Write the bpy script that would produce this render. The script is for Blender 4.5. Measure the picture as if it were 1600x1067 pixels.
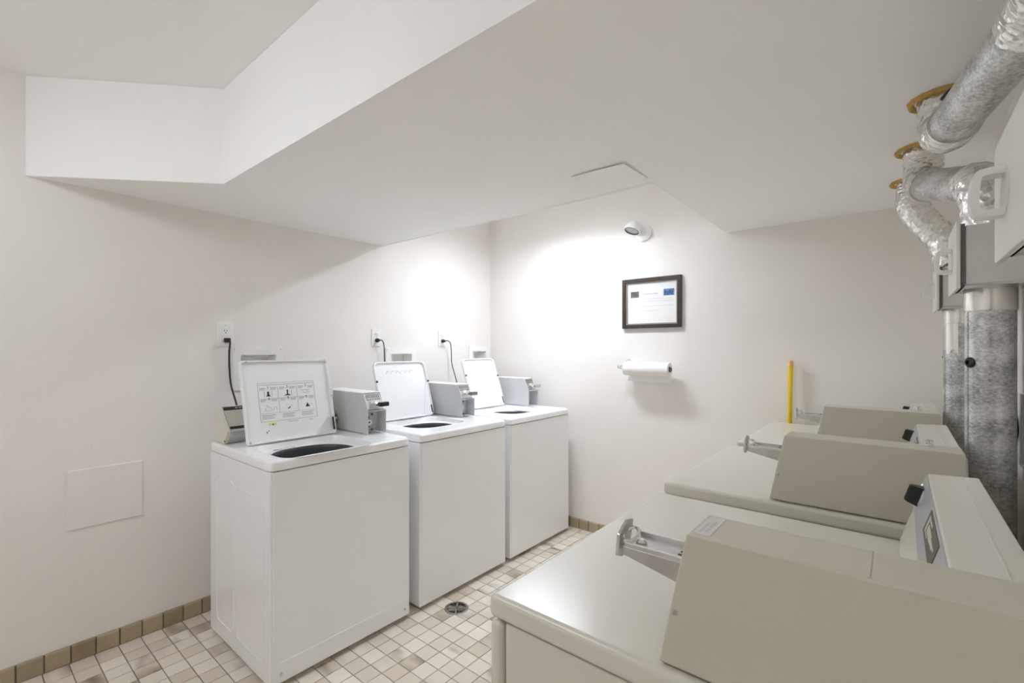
import bpy, bmesh, math, random
from mathutils import Vector, Matrix
random.seed(7)
for o in list(bpy.data.objects): bpy.data.objects.remove(o)
scene = bpy.context.scene
COL = scene.collection

# ------------------------------------------------------------------ camera
# room axes: x across (washers on the left wall, dryers on the right), y towards the back wall
FPX, HORIZON, CAM_H = 733.0, 544.0, 1.36
YAW = math.atan2(605, 733)
cd = bpy.data.cameras.new('camera'); cam = bpy.data.objects.new('camera', cd); COL.objects.link(cam)
cam.location = (0, 0, CAM_H); cam.rotation_euler = (math.pi/2, 0, YAW)
cd.sensor_width = 36; cd.lens = 36*FPX/1600; cd.shift_y = (HORIZON-533.5)/1600; cd.clip_start = 0.02
scene.camera = cam

# ------------------------------------------------------------------ world, exposure
w = bpy.data.worlds.new('world'); scene.world = w; w.use_nodes = True
w.node_tree.nodes['Background'].inputs[0].default_value = (0.9, 0.93, 1, 1)
w.node_tree.nodes['Background'].inputs[1].default_value = 0.0
vs = scene.view_settings
vs.view_transform = 'Standard'; vs.look = 'None'; vs.gamma = 1; vs.use_curve_mapping = False
vs.exposure = 1.16
# a white-painted room: let the light bounce as often as it really does
scene.cycles.max_bounces = 28; scene.cycles.diffuse_bounces = 24; scene.cycles.glossy_bounces = 6
FAR_LAMP, NEAR_LAMP = 44.0, 6.8      # emission of the two fluorescent fixtures
LAMP_COLOR = (0.92, 0.985, 1.09)

# ------------------------------------------------------------------ room dimensions
XL, XR, YN, YB = -2.77, 0.25, -1.5, 3.06
ZLOW, ZUP = 2.07, 2.482                      # dropped soffit and the ceiling above it
TILE = 0.0824

# ------------------------------------------------------------------ materials
MATS = {}
def mat(name, color, rough=0.5, metal=0.0, spec=0.5, noise=0.0, nscale=8.0, bump=0.0, bscale=60.0, coat=0.0, stretch=None):
    if name in MATS: return MATS[name]
    m = bpy.data.materials.new(name); m.use_nodes = True
    nt = m.node_tree; b = nt.nodes['Principled BSDF']
    b.inputs['Base Color'].default_value = (*color, 1); b.inputs['Roughness'].default_value = rough
    b.inputs['Metallic'].default_value = metal; b.inputs['Specular IOR Level'].default_value = spec
    b.inputs['Coat Weight'].default_value = coat
    tc = nt.nodes.new('ShaderNodeTexCoord'); src = tc.outputs['Object']
    if stretch:
        mp = nt.nodes.new('ShaderNodeMapping'); mp.inputs['Scale'].default_value = stretch
        nt.links.new(src, mp.inputs[0]); src = mp.outputs[0]
    if noise > 0:
        n = nt.nodes.new('ShaderNodeTexNoise'); n.inputs['Scale'].default_value = nscale; n.inputs['Detail'].default_value = 4
        r = nt.nodes.new('ShaderNodeMapRange'); r.inputs[1].default_value = 0.3; r.inputs[2].default_value = 0.7
        r.inputs[3].default_value = 1-noise; r.inputs[4].default_value = 1+noise
        mx = nt.nodes.new('ShaderNodeVectorMath'); mx.operation = 'SCALE'; mx.inputs[0].default_value = color
        nt.links.new(src, n.inputs['Vector']); nt.links.new(n.outputs['Fac'], r.inputs[0])
        nt.links.new(r.outputs[0], mx.inputs['Scale']); nt.links.new(mx.outputs[0], b.inputs['Base Color'])
    if bump > 0:
        n2 = nt.nodes.new('ShaderNodeTexNoise'); n2.inputs['Scale'].default_value = bscale; n2.inputs['Detail'].default_value = 3
        bp = nt.nodes.new('ShaderNodeBump'); bp.inputs['Strength'].default_value = bump; bp.inputs['Distance'].default_value = 0.004
        nt.links.new(src, n2.inputs['Vector']); nt.links.new(n2.outputs['Fac'], bp.inputs['Height']); nt.links.new(bp.outputs[0], b.inputs['Normal'])
    MATS[name] = m
    return m

WALL = mat('wall_paint', (0.835, 0.806, 0.772), 0.75, noise=0.012, nscale=3, bump=0.12, bscale=160, spec=0.25)
CEIL = mat('ceiling_paint', (0.94, 0.94, 0.935), 0.85, noise=0.01, nscale=2, bump=0.1, bscale=120, spec=0.2)
ENAMEL = mat('white_enamel', (0.90, 0.912, 0.925), 0.22, coat=0.15)
ENAMEL_W = mat('cool_white_enamel', (0.89, 0.905, 0.92), 0.28)
CREAM = mat('almond_enamel', (0.70, 0.68, 0.605), 0.24, bump=0.03, bscale=500, coat=0.1)
CREAM_TEX = mat('almond_textured_paint', (0.58, 0.555, 0.47), 0.42, bump=0.12, bscale=700)
IVORY = mat('ivory_plastic', (0.70, 0.68, 0.60), 0.45)
METER_G = mat('pale_grey_paint', (0.62, 0.63, 0.645), 0.38)
CHROME = mat('chrome', (0.78, 0.78, 0.78), 0.16, metal=1.0)
STEEL = mat('brushed_steel', (0.60, 0.60, 0.59), 0.3, metal=1.0, noise=0.1, nscale=40)
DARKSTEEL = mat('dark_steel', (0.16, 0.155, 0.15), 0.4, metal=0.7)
BLACK = mat('black_plastic', (0.012, 0.012, 0.012), 0.35)
RUBBER = mat('black_rubber', (0.03, 0.028, 0.026), 0.6)
TUB = mat('dark_grey_tub_plastic', (0.05, 0.052, 0.057), 0.4)
TUBL = mat('tub_pale_grey', (0.42, 0.43, 0.45), 0.3)
PLAST = mat('white_plastic', (0.86, 0.86, 0.84), 0.35)
PAPER = mat('paper_white', (0.90, 0.90, 0.89), 0.8)
INK = mat('grey_ink', (0.33, 0.34, 0.36), 0.8)
INKL = mat('pale_grey_ink', (0.58, 0.59, 0.61), 0.8)
INKD = mat('black_ink', (0.03, 0.03, 0.03), 0.8)
YSTICK = mat('yellow_sticker', (0.80, 0.74, 0.28), 0.7)
YELLOW = mat('yellow_pole_plastic', (0.86, 0.62, 0.04), 0.35)
PEACH = mat('pale_orange_cap', (0.88, 0.55, 0.25), 0.45)
GROUT = mat('grout', (0.24, 0.205, 0.165), 0.95, noise=0.15, nscale=30)
FRAMEW = mat('dark_wood_frame', (0.045, 0.032, 0.025), 0.4, noise=0.3, nscale=60)
FRAMEI = mat('frame_bronze_lip', (0.33, 0.28, 0.24), 0.4)
GREYM = mat('lint_box_grey_metal', (0.64, 0.635, 0.605), 0.45, metal=0.2, noise=0.05, nscale=12)
LINTD = mat('lint_door_white', (0.74, 0.735, 0.70), 0.4, noise=0.02, nscale=12)
HANDP = mat('milky_plastic_handle', (0.82, 0.825, 0.81), 0.35)
OCHRE = mat('ochre_foam_collar', (0.50, 0.32, 0.09), 0.85, noise=0.25, nscale=30, bump=0.5, bscale=60)
PLATE = mat('silver_control_plate', (0.56, 0.57, 0.60), 0.35, metal=0.5)
BADGE = mat('olive_badge', (0.11, 0.10, 0.07), 0.5)
BADGEL = mat('silver_badge_mark', (0.62, 0.61, 0.57), 0.4, metal=0.3)
TOWEL = mat('paper_towel', (0.90, 0.90, 0.90), 0.9, bump=0.25, bscale=180)
LENS = mat('lamp_lens', (0.45, 0.45, 0.45), 0.15, noise=0.2, nscale=50)
BRASS = mat('drain_metal', (0.36, 0.34, 0.32), 0.35, metal=0.85)
BLUEP = mat('print_blue', (0.08, 0.22, 0.50), 0.7, noise=0.55, nscale=90)
GREENP = mat('print_dark_photo', (0.12, 0.14, 0.11), 0.7, noise=0.9, nscale=110)
CARD = mat('cardboard_core', (0.30, 0.24, 0.18), 0.9)

def galvanized():
    m = bpy.data.materials.new('galvanized_steel'); m.use_nodes = True; nt = m.node_tree; b = nt.nodes['Principled BSDF']
    tc = nt.nodes.new('ShaderNodeTexCoord'); mp = nt.nodes.new('ShaderNodeMapping'); mp.inputs['Scale'].default_value = (1, 1, 1.9)
    n = nt.nodes.new('ShaderNodeTexNoise'); n.inputs['Scale'].default_value = 105; n.inputs['Detail'].default_value = 6; n.inputs['Roughness'].default_value = 0.7
    v = nt.nodes.new('ShaderNodeTexNoise'); v.inputs['Scale'].default_value = 14; v.inputs['Detail'].default_value = 3
    mx = nt.nodes.new('ShaderNodeMath'); mx.operation = 'MULTIPLY_ADD'; mx.inputs[1].default_value = 0.55
    cr = nt.nodes.new('ShaderNodeValToRGB'); cr.color_ramp.elements[0].position = 0.56; cr.color_ramp.elements[0].color = (0.27, 0.28, 0.28, 1)
    cr.color_ramp.elements[1].position = 0.90; cr.color_ramp.elements[1].color = (0.72, 0.725, 0.72, 1)
    nt.links.new(tc.outputs['Object'], mp.inputs[0]); nt.links.new(mp.outputs[0], n.inputs['Vector']); nt.links.new(mp.outputs[0], v.inputs['Vector'])
    nt.links.new(v.outputs['Fac'], mx.inputs[0]); nt.links.new(n.outputs['Fac'], mx.inputs[2]); nt.links.new(mx.outputs[0], cr.inputs[0])
    nt.links.new(cr.outputs[0], b.inputs['Base Color']); b.inputs['Metallic'].default_value = 0.75; b.inputs['Roughness'].default_value = 0.38
    return m
GALV = galvanized()
def foil():
    m = bpy.data.materials.new('crinkled_foil_tape'); m.use_nodes = True; nt = m.node_tree; b = nt.nodes['Principled BSDF']
    b.inputs['Base Color'].default_value = (0.86, 0.855, 0.83, 1); b.inputs['Metallic'].default_value = 0.88; b.inputs['Roughness'].default_value = 0.24
    tc = nt.nodes.new('ShaderNodeTexCoord'); v = nt.nodes.new('ShaderNodeTexVoronoi'); v.inputs['Scale'].default_value = 55
    n = nt.nodes.new('ShaderNodeTexNoise'); n.inputs['Scale'].default_value = 35; n.inputs['Detail'].default_value = 5
    ad = nt.nodes.new('ShaderNodeMath'); bp = nt.nodes.new('ShaderNodeBump'); bp.inputs['Strength'].default_value = 0.75; bp.inputs['Distance'].default_value = 0.006
    nt.links.new(tc.outputs['Object'], n.inputs['Vector']); nt.links.new(tc.outputs['Object'], v.inputs['Vector'])
    nt.links.new(v.outputs['Distance'], ad.inputs[0]); nt.links.new(n.outputs['Fac'], ad.inputs[1])
    nt.links.new(ad.outputs[0], bp.inputs['Height']); nt.links.new(bp.outputs[0], b.inputs['Normal'])
    return m
FOIL = foil()
def tape():
    m = mat('smooth_foil_tape', (0.80, 0.785, 0.75), 0.24, metal=0.92, noise=0.06, nscale=25, bump=0.35, bscale=28)
    return m
TAPE = tape()
def tilemat(name, light, mid, dark, per_island, darkfrac=0.18):
    m = bpy.data.materials.new(name); m.use_nodes = True; nt = m.node_tree; b = nt.nodes['Principled BSDF']
    L = nt.links.new
    if per_island: rnd = nt.nodes.new('ShaderNodeNewGeometry').outputs['Random Per Island']
    else: rnd = nt.nodes.new('ShaderNodeObjectInfo').outputs['Random']
    tc = nt.nodes.new('ShaderNodeNewGeometry').outputs['Position']
    sh = nt.nodes.new('ShaderNodeVectorMath'); sh.operation = 'SCALE'; sh.inputs[0].default_value = (37.0, 91.0, 13.0); L(rnd, sh.inputs['Scale'])
    ad = nt.nodes.new('ShaderNodeVectorMath'); L(tc, ad.inputs[0]); L(sh.outputs[0], ad.inputs[1])
    mp = nt.nodes.new('ShaderNodeMapping'); mp.inputs['Scale'].default_value = (0.45, 1.25, 1); L(ad.outputs[0], mp.inputs[0])
    n = nt.nodes.new('ShaderNodeTexNoise'); n.inputs['Scale'].default_value = 10; n.inputs['Detail'].default_value = 1; L(mp.outputs[0], n.inputs['Vector'])
    # each tile its own shade, plus flashed (kiln-darkened) patches on some of them
    wh = nt.nodes.new('ShaderNodeTexWhiteNoise'); wh.noise_dimensions = '1D'; L(rnd, wh.inputs['W'])
    cr = nt.nodes.new('ShaderNodeValToRGB'); e = cr.color_ramp.elements
    e[0].position = 0.0; e[0].color = (*light, 1); e[1].position = 1.0; e[1].color = (*mid, 1); L(wh.outputs['Value'], cr.inputs[0])
    mr = nt.nodes.new('ShaderNodeMapRange'); mr.inputs[1].default_value = 0.46; mr.inputs[2].default_value = 0.72; L(n.outputs['Fac'], mr.inputs[0])
    gt = nt.nodes.new('ShaderNodeMapRange'); gt.inputs[1].default_value = 1-darkfrac-0.25; gt.inputs[2].default_value = 1-darkfrac+0.12; L(rnd, gt.inputs[0])
    mu = nt.nodes.new('ShaderNodeMath'); mu.operation = 'MULTIPLY'; L(mr.outputs[0], mu.inputs[0]); L(gt.outputs[0], mu.inputs[1])
    mx = nt.nodes.new('ShaderNodeMix'); mx.data_type = 'RGBA'; L(mu.outputs[0], mx.inputs['Factor']); L(cr.outputs[0], mx.inputs['A']); mx.inputs['B'].default_value = (*dark, 1)
    L(mx.outputs['Result'], b.inputs['Base Color']); b.inputs['Roughness'].default_value = 0.5; b.inputs['Specular IOR Level'].default_value = 0.35
    return m
T_L, T_M, T_D = (0.83, 0.775, 0.69), (0.66, 0.585, 0.49), (0.24, 0.18, 0.115)
TILE_OBJ = tilemat('floor_tile_glaze', T_L, T_M, T_D, False)
TILE_ISL = tilemat('floor_tile_glaze_field', T_L, T_M, T_D, True)
TILE_BASE = tilemat('base_tile_glaze', (0.44, 0.37, 0.25), (0.33, 0.27, 0.17), (0.25, 0.19, 0.11), False)
def emis(name, col, strength):
    m = bpy.data.materials.new(name); m.use_nodes = True; b = m.node_tree.nodes['Principled BSDF']
    b.inputs['Base Color'].default_value = (0.9, 0.9, 0.88, 1); b.inputs['Emission Color'].default_value = (*col, 1); b.inputs['Emission Strength'].default_value = strength
    return m
def glass():
    m = bpy.data.materials.new('picture_glass'); m.use_nodes = True; nt = m.node_tree
    for n in list(nt.nodes):
        if n.type == 'BSDF_PRINCIPLED': nt.nodes.remove(n)
    t = nt.nodes.new('ShaderNodeBsdfTransparent'); g = nt.nodes.new('ShaderNodeBsdfGlossy'); g.inputs['Roughness'].default_value = 0.03
    mx = nt.nodes.new('ShaderNodeMixShader'); mx.inputs[0].default_value = 0.05
    nt.links.new(t.outputs[0], mx.inputs[1]); nt.links.new(g.outputs[0], mx.inputs[2])
    nt.links.new(mx.outputs[0], nt.nodes['Material Output'].inputs[0])
    return m
GLASS = glass()

# ------------------------------------------------------------------ mesh helpers (world coordinates)
def new(): return bmesh.new()
def join(bm, t):
    me = bpy.data.meshes.new('tmp'); t.to_mesh(me); t.free(); bm.from_mesh(me); bpy.data.meshes.remove(me)
    return bm
def box(bm, x0, x1, y0, y1, z0, z1, bev=0.0, seg=2):
    t = bmesh.new(); bmesh.ops.create_cube(t, size=1)
    for v in t.verts: v.co = Vector(((x0+x1)/2+v.co.x*(x1-x0), (y0+y1)/2+v.co.y*(y1-y0), (z0+z1)/2+v.co.z*(z1-z0)))
    if bev > 0: bmesh.ops.bevel(t, geom=t.edges[:], offset=bev, segments=seg, affect='EDGES', profile=0.5)
    return join(bm, t)
def prism(bm, pts, axis, a0, a1, bev=0.0, seg=2):
    """polygon of 2-D points extruded along an axis; pts are (x,z) for y, (y,z) for x, (x,y) for z"""
    t = bmesh.new()
    def P(p, a): return {'y': (p[0], a, p[1]), 'x': (a, p[0], p[1]), 'z': (p[0], p[1], a)}[axis]
    A = [t.verts.new(P(p, a0)) for p in pts]; B = [t.verts.new(P(p, a1)) for p in pts]
    t.faces.new(A); t.faces.new(B[::-1])
    for i in range(len(pts)):
        j = (i+1) % len(pts); t.faces.new((A[i], B[i], B[j], A[j]))
    bmesh.ops.recalc_face_normals(t, faces=t.faces[:])
    if bev > 0: bmesh.ops.bevel(t, geom=t.edges[:], offset=bev, segments=seg, affect='EDGES', profile=0.5)
    return join(bm, t)
def loft(bm, rings, cap0=True, cap1=True, closed=True):
    t = bmesh.new(); R = [[t.verts.new(p) for p in r] for r in rings]
    n = len(R[0])
    for a, b in zip(R, R[1:]):
        for i in range(n if closed else n-1):
            j = (i+1) % n; t.faces.new((a[i], a[j], b[j], b[i]))
    if cap0: t.faces.new(R[0][::-1])
    if cap1: t.faces.new(R[-1])
    bmesh.ops.recalc_face_normals(t, faces=t.faces[:])
    return join(bm, t)
def frame_of(d):
    d = Vector(d).normalized(); u = Vector((0, 0, 1)) if abs(d.z) < 0.9 else Vector((1, 0, 0))
    a = d.cross(u).normalized(); return a, d.cross(a).normalized()
def lathe(bm, prof, org, axis=(0, 0, 1), n=24, cap0=True, cap1=True):
    a, b = frame_of(axis); d = Vector(axis).normalized(); org = Vector(org)
    rings = [[org+d*h+(a*math.cos(2*math.pi*i/n)+b*math.sin(2*math.pi*i/n))*r for i in range(n)] for r, h in prof]
    return loft(bm, rings, cap0, cap1)
def tube(bm, pts, r, n=10, caps=True, jitter=0.0):
    pts = [Vector(p) for p in pts]; rings = []; a = None
    for i, p in enumerate(pts):
        d = (pts[min(i+1, len(pts)-1)]-pts[max(i-1, 0)]).normalized()
        if a is None: a, b = frame_of(d)
        a = (a-d*a.dot(d)).normalized(); b = d.cross(a)
        rr = r[i] if isinstance(r, (list, tuple)) else r
        rings.append([p+(a*math.cos(2*math.pi*k/n)+b*math.sin(2*math.pi*k/n))*(rr*(1+random.uniform(-jitter, jitter))) for k in range(n)])
    return loft(bm, rings, caps, caps)
def smooth(pts, k=6):
    """Catmull-Rom through the points"""
    P = [Vector(p) for p in pts]; P = [P[0]*2-P[1]]+P+[P[-1]*2-P[-2]]; out = []
    for i in range(1, len(P)-2):
        for s in range(k):
            t = s/k; p0, p1, p2, p3 = P[i-1:i+3]
            out.append(0.5*((2*p1)+(p2-p0)*t+(2*p0-5*p1+4*p2-p3)*t*t+(3*p1-p0-3*p2+p3)*t**3))
    return out+[P[-2]]
def sell(cx, cy, a, b, e, n, z):
    """super-ellipse ring"""
    out = []
    for i in range(n):
        th = 2*math.pi*i/n; c, s = math.cos(th), math.sin(th)
        out.append((cx+a*math.copysign(abs(c)**(2/e), c), cy+b*math.copysign(abs(s)**(2/e), s), z))
    return out
def obj(name, bm, m, parent=None, shade=False, ang=35):
    me = bpy.data.meshes.new(name)
    if parent is not None:
        root = parent if parent.parent is None else parent.parent
        bm.transform(Matrix.Translation(-Vector(root.location)))
    bm.to_mesh(me); bm.free(); me.materials.append(m)
    o = bpy.data.objects.new(name, me); COL.objects.link(o)
    if parent is not None: o.parent = parent
    if shade:
        for p in me.polygons: p.use_smooth = True
        me.set_sharp_from_angle(angle=math.radians(ang))
        if len(me.polygons) < 6000:      # keep the large flat faces flat beside their rounded edges
            wn = o.modifiers.new('weighted_normal', 'WEIGHTED_NORMAL'); wn.keep_sharp = True; wn.weight = 100
    return o
def fine(o):
    o['kind'] = 'stuff'   # print too small to pick apart
    return o
def thing(name, label, cat, loc, group=None):
    o = bpy.data.objects.new(name, None); o.empty_display_size = 0.05; COL.objects.link(o); o.location = loc
    return tag(o, label, cat, group)
def tag(o, label, cat, group=None):
    o['label'] = label; o['category'] = cat
    if group: o['group'] = group
    return o
def struct(name, bm, m, parent=None):
    o = obj(name, bm, m, parent)
    if parent is None: o['kind'] = 'structure'
    return o
def text_mesh(s, size, m, name, parent, mtx):
    c = bpy.data.curves.new('t', 'FONT'); c.body = s; c.size = size; c.align_x = 'CENTER'; c.align_y = 'CENTER'
    to = bpy.data.objects.new('t', c); COL.objects.link(to)
    me = bpy.data.meshes.new_from_object(to); bpy.data.objects.remove(to); bpy.data.curves.remove(c)
    bm = bmesh.new(); bm.from_mesh(me); bpy.data.meshes.remove(me); bm.transform(mtx)
    return bm

# ------------------------------------------------------------------ setting
T = 0.1
DX, DY, DR = -1.787, 1.709, 0.0512                 # floor drain: a real hole in the slab
def slab_with_hole():
    rect = [(XL-T, YN-T), (XR+T, YN-T), (XR+T, YB+T), (XL-T, YB+T)]
    bm = bmesh.new(); v0 = [bm.verts.new((*p, -0.004)) for p in rect]; v1 = [bm.verts.new((*p, -0.1)) for p in rect]
    bm.faces.new(v1[::-1])
    for k in range(4): bm.faces.new((v0[k], v1[k], v1[(k+1) % 4], v0[(k+1) % 4]))
    n = 40; c0 = [bm.verts.new((DX+DR*math.cos(2*math.pi*k/n), DY+DR*math.sin(2*math.pi*k/n), -0.004)) for k in range(n)]
    ed = [bm.edges.get((v0[k], v0[(k+1) % 4])) for k in range(4)]+[bm.edges.new((c0[k], c0[(k+1) % n])) for k in range(n)]
    bmesh.ops.triangle_fill(bm, use_beauty=True, edges=ed, normal=(0, 0, 1))
    bmesh.ops.recalc_face_normals(bm, faces=bm.faces[:])
    return bm
struct('floor', slab_with_hole(), GROUT)
# the left wall has an opening for each of the three recessed supply boxes
SUPPLY = [(0.985, 1.255, 1.366), (1.965, 2.229, 1.362), (2.786, 3.031, 1.378)]
def hole(y0, y1, z1): return y0+0.045, y1-0.040, z1-0.195, z1-0.043
bm = new(); yp = YN-T
for q in SUPPLY:
    a_, b_, c_, d_ = hole(*q)
    box(bm, XL-T, XL, yp, a_, -0.1, ZUP+T); box(bm, XL-T, XL, a_, b_, -0.1, c_); box(bm, XL-T, XL, a_, b_, d_, ZUP+T); yp = b_
box(bm, XL-T, XL, yp, YB+T, -0.1, ZUP+T)
struct('wall_left', bm, WALL)
struct('wall_back', box(new(), XL, XR, YB, YB+T, -0.1, ZUP+T), WALL)
struct('wall_right', box(new(), XR, XR+T, YN-T, YB+T, -0.1, ZUP+T), WALL)
struct('wall_near', box(new(), XL, XR, YN-T, YN, -0.1, ZUP+T), WALL)
# upper ceiling and the dropped soffit: a band across the room with one leg running back over the dryers
struct('ceiling', box(new(), XL, XR, YN, YB, ZUP, ZUP+T), CEIL)
SY0, SY1, SX = 0.77, 1.94, -0.82
soff = [(XL, 0.215), (-2.25, SY0), (XR, SY0), (XR, YB), (SX, YB), (SX, SY1), (XL, SY1)]
struct('ceiling_soffit', prism(new(), soff, 'z', ZLOW, ZUP-0.001), CEIL)
# slim corner bead along the soffit edge that frames the back recess
struct('trim_1', box(new(), XL, SX+0.003, SY1-0.004, SY1+0.004, ZLOW-0.003, ZLOW+0.03), CEIL)
# a door in the wall behind the camera
bm = box(new(), -1.9, -0.98, YN, YN+0.03, 0, 2.06); d1 = struct('door_1', bm, mat('door_paint', (0.72, 0.70, 0.66), 0.5))
obj('door_handle', lathe(new(), [(0.012, 0), (0.012, 0.03), (0.028, 0.035), (0.028, 0.06), (0.018, 0.07)], (-1.05, YN+0.03, 1.0), (0, 1, 0), 16), CHROME, d1, True)

# tiled base along the walls
def base_tile_mesh():
    bm = prism(new(), [(0, 0), (0.011, 0), (0.011, 0.066), (0.008, 0.072), (0.0, 0.074)], 'y', 0, TILE-0.006)
    me = bpy.data.meshes.new('base_tile'); bm.to_mesh(me); bm.free(); me.materials.append(TILE_BASE); return me
BT = base_tile_mesh()
bl = struct('baseboard_left', box(new(), XL, XL+0.006, YN, YB, 0, 0.072), GROUT)
y = 0.515-24*TILE
while y < YB-TILE:
    o = bpy.data.objects.new('tile', BT); COL.objects.link(o); o.parent = bl; o.location = (XL+0.001, y+0.003, 0)
    y += TILE
bb = struct('baseboard_back', box(new(), XL, XR, YB-0.006, YB, 0, 0.072), GROUT)
x = -1.944-9*TILE
while x < XR-TILE:
    o = bpy.data.objects.new('tile', BT); COL.objects.link(o); o.parent = bb; o.rotation_euler = (0, 0, -math.pi/2); o.location = (x+0.003, YB-0.001, 0)
    x += TILE

# ------------------------------------------------------------------ ceiling globes
def strip_light(kind, x, y, label, power, baffle, L_=1.2, z=ZUP, drop=0.0, hw=0.085):
    """fluorescent fixture: metal tray with added light baffles, end caps and a diffuser set up between them"""
    t = thing(kind+'_light_offscreen', label, 'light', (x, y, z))
    if drop > 0:      # added box, lowers the lamp to set its shadow angles
        obj('added_spacer', box(new(), x-L_/2+0.08, x+L_/2-0.08, y-0.05, y+0.05, z-drop, z), PLAST, t)
        z -= drop
    obj('tray', box(new(), x-L_/2, x+L_/2, y-hw, y+hw, z-0.03, z, 0.003, 1), PLAST, t)
    for sx in (-1, 1):
        xx = x+sx*L_/2
        obj('end_cap', box(new(), min(xx, xx+sx*0.010), max(xx, xx+sx*0.010), y-hw-0.003, y+hw+0.003, z-0.085, z, 0.002, 1), PLAST, t)
        if baffle: obj('added_baffle', box(new(), x-L_/2, x+L_/2, y+sx*(hw+0.001)-0.002, y+sx*(hw+0.001)+0.002, z-0.066, z-0.002), PLAST, t)  # unseen strips added to hold the light off the wall tops
    obj(kind+'_diffuser_offscreen', box(new(), x-L_/2+0.001, x+L_/2-0.001, y-hw+0.003, y+hw-0.003, z-(0.040 if baffle else 0.075), z-0.031), emis('lamp_diffuser_%d' % int(power*10), LAMP_COLOR, power), t)
    return t
strip_light('recess', -1.80, 2.47, 'long fluorescent ceiling light in the recess above the two farther washers', FAR_LAMP, True, 0.60, ZUP, 0.08, 0.06)
strip_light('ceiling', -1.60, -0.45, 'long fluorescent ceiling light over the open floor by the nearest washer', NEAR_LAMP, False)

# ------------------------------------------------------------------ washers
def washer(y0, label, kind, lid, meter, xb=-2.56, xf=-1.903):
    W = 0.686; y1 = y0+W; ZT = 0.914
    t = thing('washing_machine', label, 'washing machine', ((xb+xf)/2, (y0+y1)/2, 0), 'coin washers')
    cb = box(new(), xb+0.012, xf, y0+0.003, y1-0.003, 0.022, 0.8705, 0.007, 3); cb.faces.ensure_lookup_table()
    bmesh.ops.delete(cb, geom=[max(cb.faces, key=lambda f_: (f_.calc_center_median().z, f_.calc_area()))], context='FACES')      # open top, the tub hangs inside
    cab = obj('cabinet', cb, ENAMEL if kind == 1 else ENAMEL_W, t, True)
    obj('front_panel', box(new(), xf-0.004, xf+0.003, y0+0.014, y1-0.006, 0.026, 0.8695, 0.003, 2), ENAMEL, t, True)
    gx0, gx1, gy0, gy1 = xb+0.028, xf-0.016, y0+0.016, y1-0.016; sg = new()
    for q in ((gx0, gx1, gy0, gy0+0.006), (gx0, gx1, gy1-0.006, gy1), (gx0, gx0+0.006, gy0+0.006, gy1-0.006), (gx1-0.006, gx1, gy0+0.006, gy1-0.006)): box(sg, *q, 0.862, 0.875)
    obj('seam_gasket', sg, ENAMEL_W, t)
    for fx in (xb+0.08, xf-0.07):
        for fy in (y0+0.07, y1-0.07):
            obj('foot', lathe(new(), [(0.022, 0.0), (0.022, 0.012), (0.012, 0.016), (0.012, 0.03)], (fx, fy, 0), n=12), RUBBER, t)
    if kind == 1:
        # pressed outlines on the near side panel, kick strip and screws on the front
        ys = y0+0.003
        def rib(x0, x1, z0, z1):
            r = 0.03; P = []
            for cx, cz, a in ((x1-r, z1-r, 0), (x0+r, z1-r, 90), (x0+r, z0+r, 180), (x1-r, z0+r, 270)):
                for k in range(6):
                    an = math.radians(a+k*18); P.append((cx+r*math.cos(an), ys, cz+r*math.sin(an)))
            P.append(P[0]); return tube(new(), P, 0.0022, 6, False)
        obj('side_rib', rib(xb+0.10, xb+0.295, 0.10, 0.77), ENAMEL, cab, True)
        obj('side_rib', rib(xb+0.33, xf-0.05, 0.10, 0.75), ENAMEL, cab, True)
        k = obj('kick_strip', prism(new(), [(y0+0.02, 0.028), (y1-0.012, 0.028), (y1-0.012, 0.09), (y1-0.03, 0.108), (y0+0.04, 0.108), (y0+0.02, 0.09)], 'x', xf+0.002, xf+0.005, 0.001, 1), ENAMEL, t)
        for sy in (y0+0.045, y1-0.035):
            obj('screw', lathe(new(), [(0.006, 0), (0.006, 0.002), (0.003, 0.004)], (xf+0.005, sy, 0.062), (1, 0, 0), 10), STEEL, k)
        obj('plug_hole', lathe(new(), [(0.0085, 0), (0.0085, 0.002), (0.006, 0.0025)], (xf+0.004, y0+0.093, 0.892), (1, 0, 0), 14), BLACK, t)
    # deck: rounded slab, sunken lid well, tub opening
    ly0, ly1, hx, lean, ll, hc = lid
    N = 120; cx, cy = (xb+xf)/2+0.004, (y0+y1)/2; a, b = (xf-xb)/2+0.004, W/2
    wx0, wx1 = hx+0.015, hx+ll-0.015; wcx, wcy = (wx0+wx1)/2, (ly0+ly1)/2; wa, wb = (wx1-wx0)/2, (ly1-ly0)/2-0.008
    ew = 5.0 if kind == 1 else 3.2
    r = min(wa, wb)-0.012
    outer = [sell(cx, cy, a-0.006, b-0.006, 26, N, 0.8725), sell(cx, cy, a, b, 26, N, 0.8745), sell(cx, cy, a, b, 26, N, 0.902), sell(cx, cy, a-0.003, b-0.003, 24, N, 0.9095), sell(cx, cy, a-0.010, b-0.010, 22, N, ZT)]
    inner = [sell(wcx, wcy, wa+0.012, wb+0.012, ew, N, ZT), sell(wcx, wcy, wa+0.004, wb+0.004, ew, N, 0.911), sell(wcx, wcy, wa, wb, ew, N, 0.902),
             sell(wcx, wcy, wa-0.006, wb-0.006, ew, N, 0.889), sell(wcx+0.004, wcy, r+0.008, r+0.02, 2.2, N, 0.884), sell(wcx+0.004, wcy, r, r+0.012, 2.2, N, 0.878)]
    dk = loft(loft(new(), outer, False, False), inner, False, False)
    fl = bmesh.new(); E_ = []
    for ring in (outer[-1], inner[0]):
        vv = [fl.verts.new(p) for p in ring]; E_ += [fl.edges.new((vv[q], vv[(q+1) % N])) for q in range(N)]
    bmesh.ops.triangle_fill(fl, use_beauty=True, use_dissolve=False, edges=E_, normal=(0, 0, 1))
    for fc in fl.faces:
        if fc.normal.z < 0: fc.normal_flip()
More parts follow.
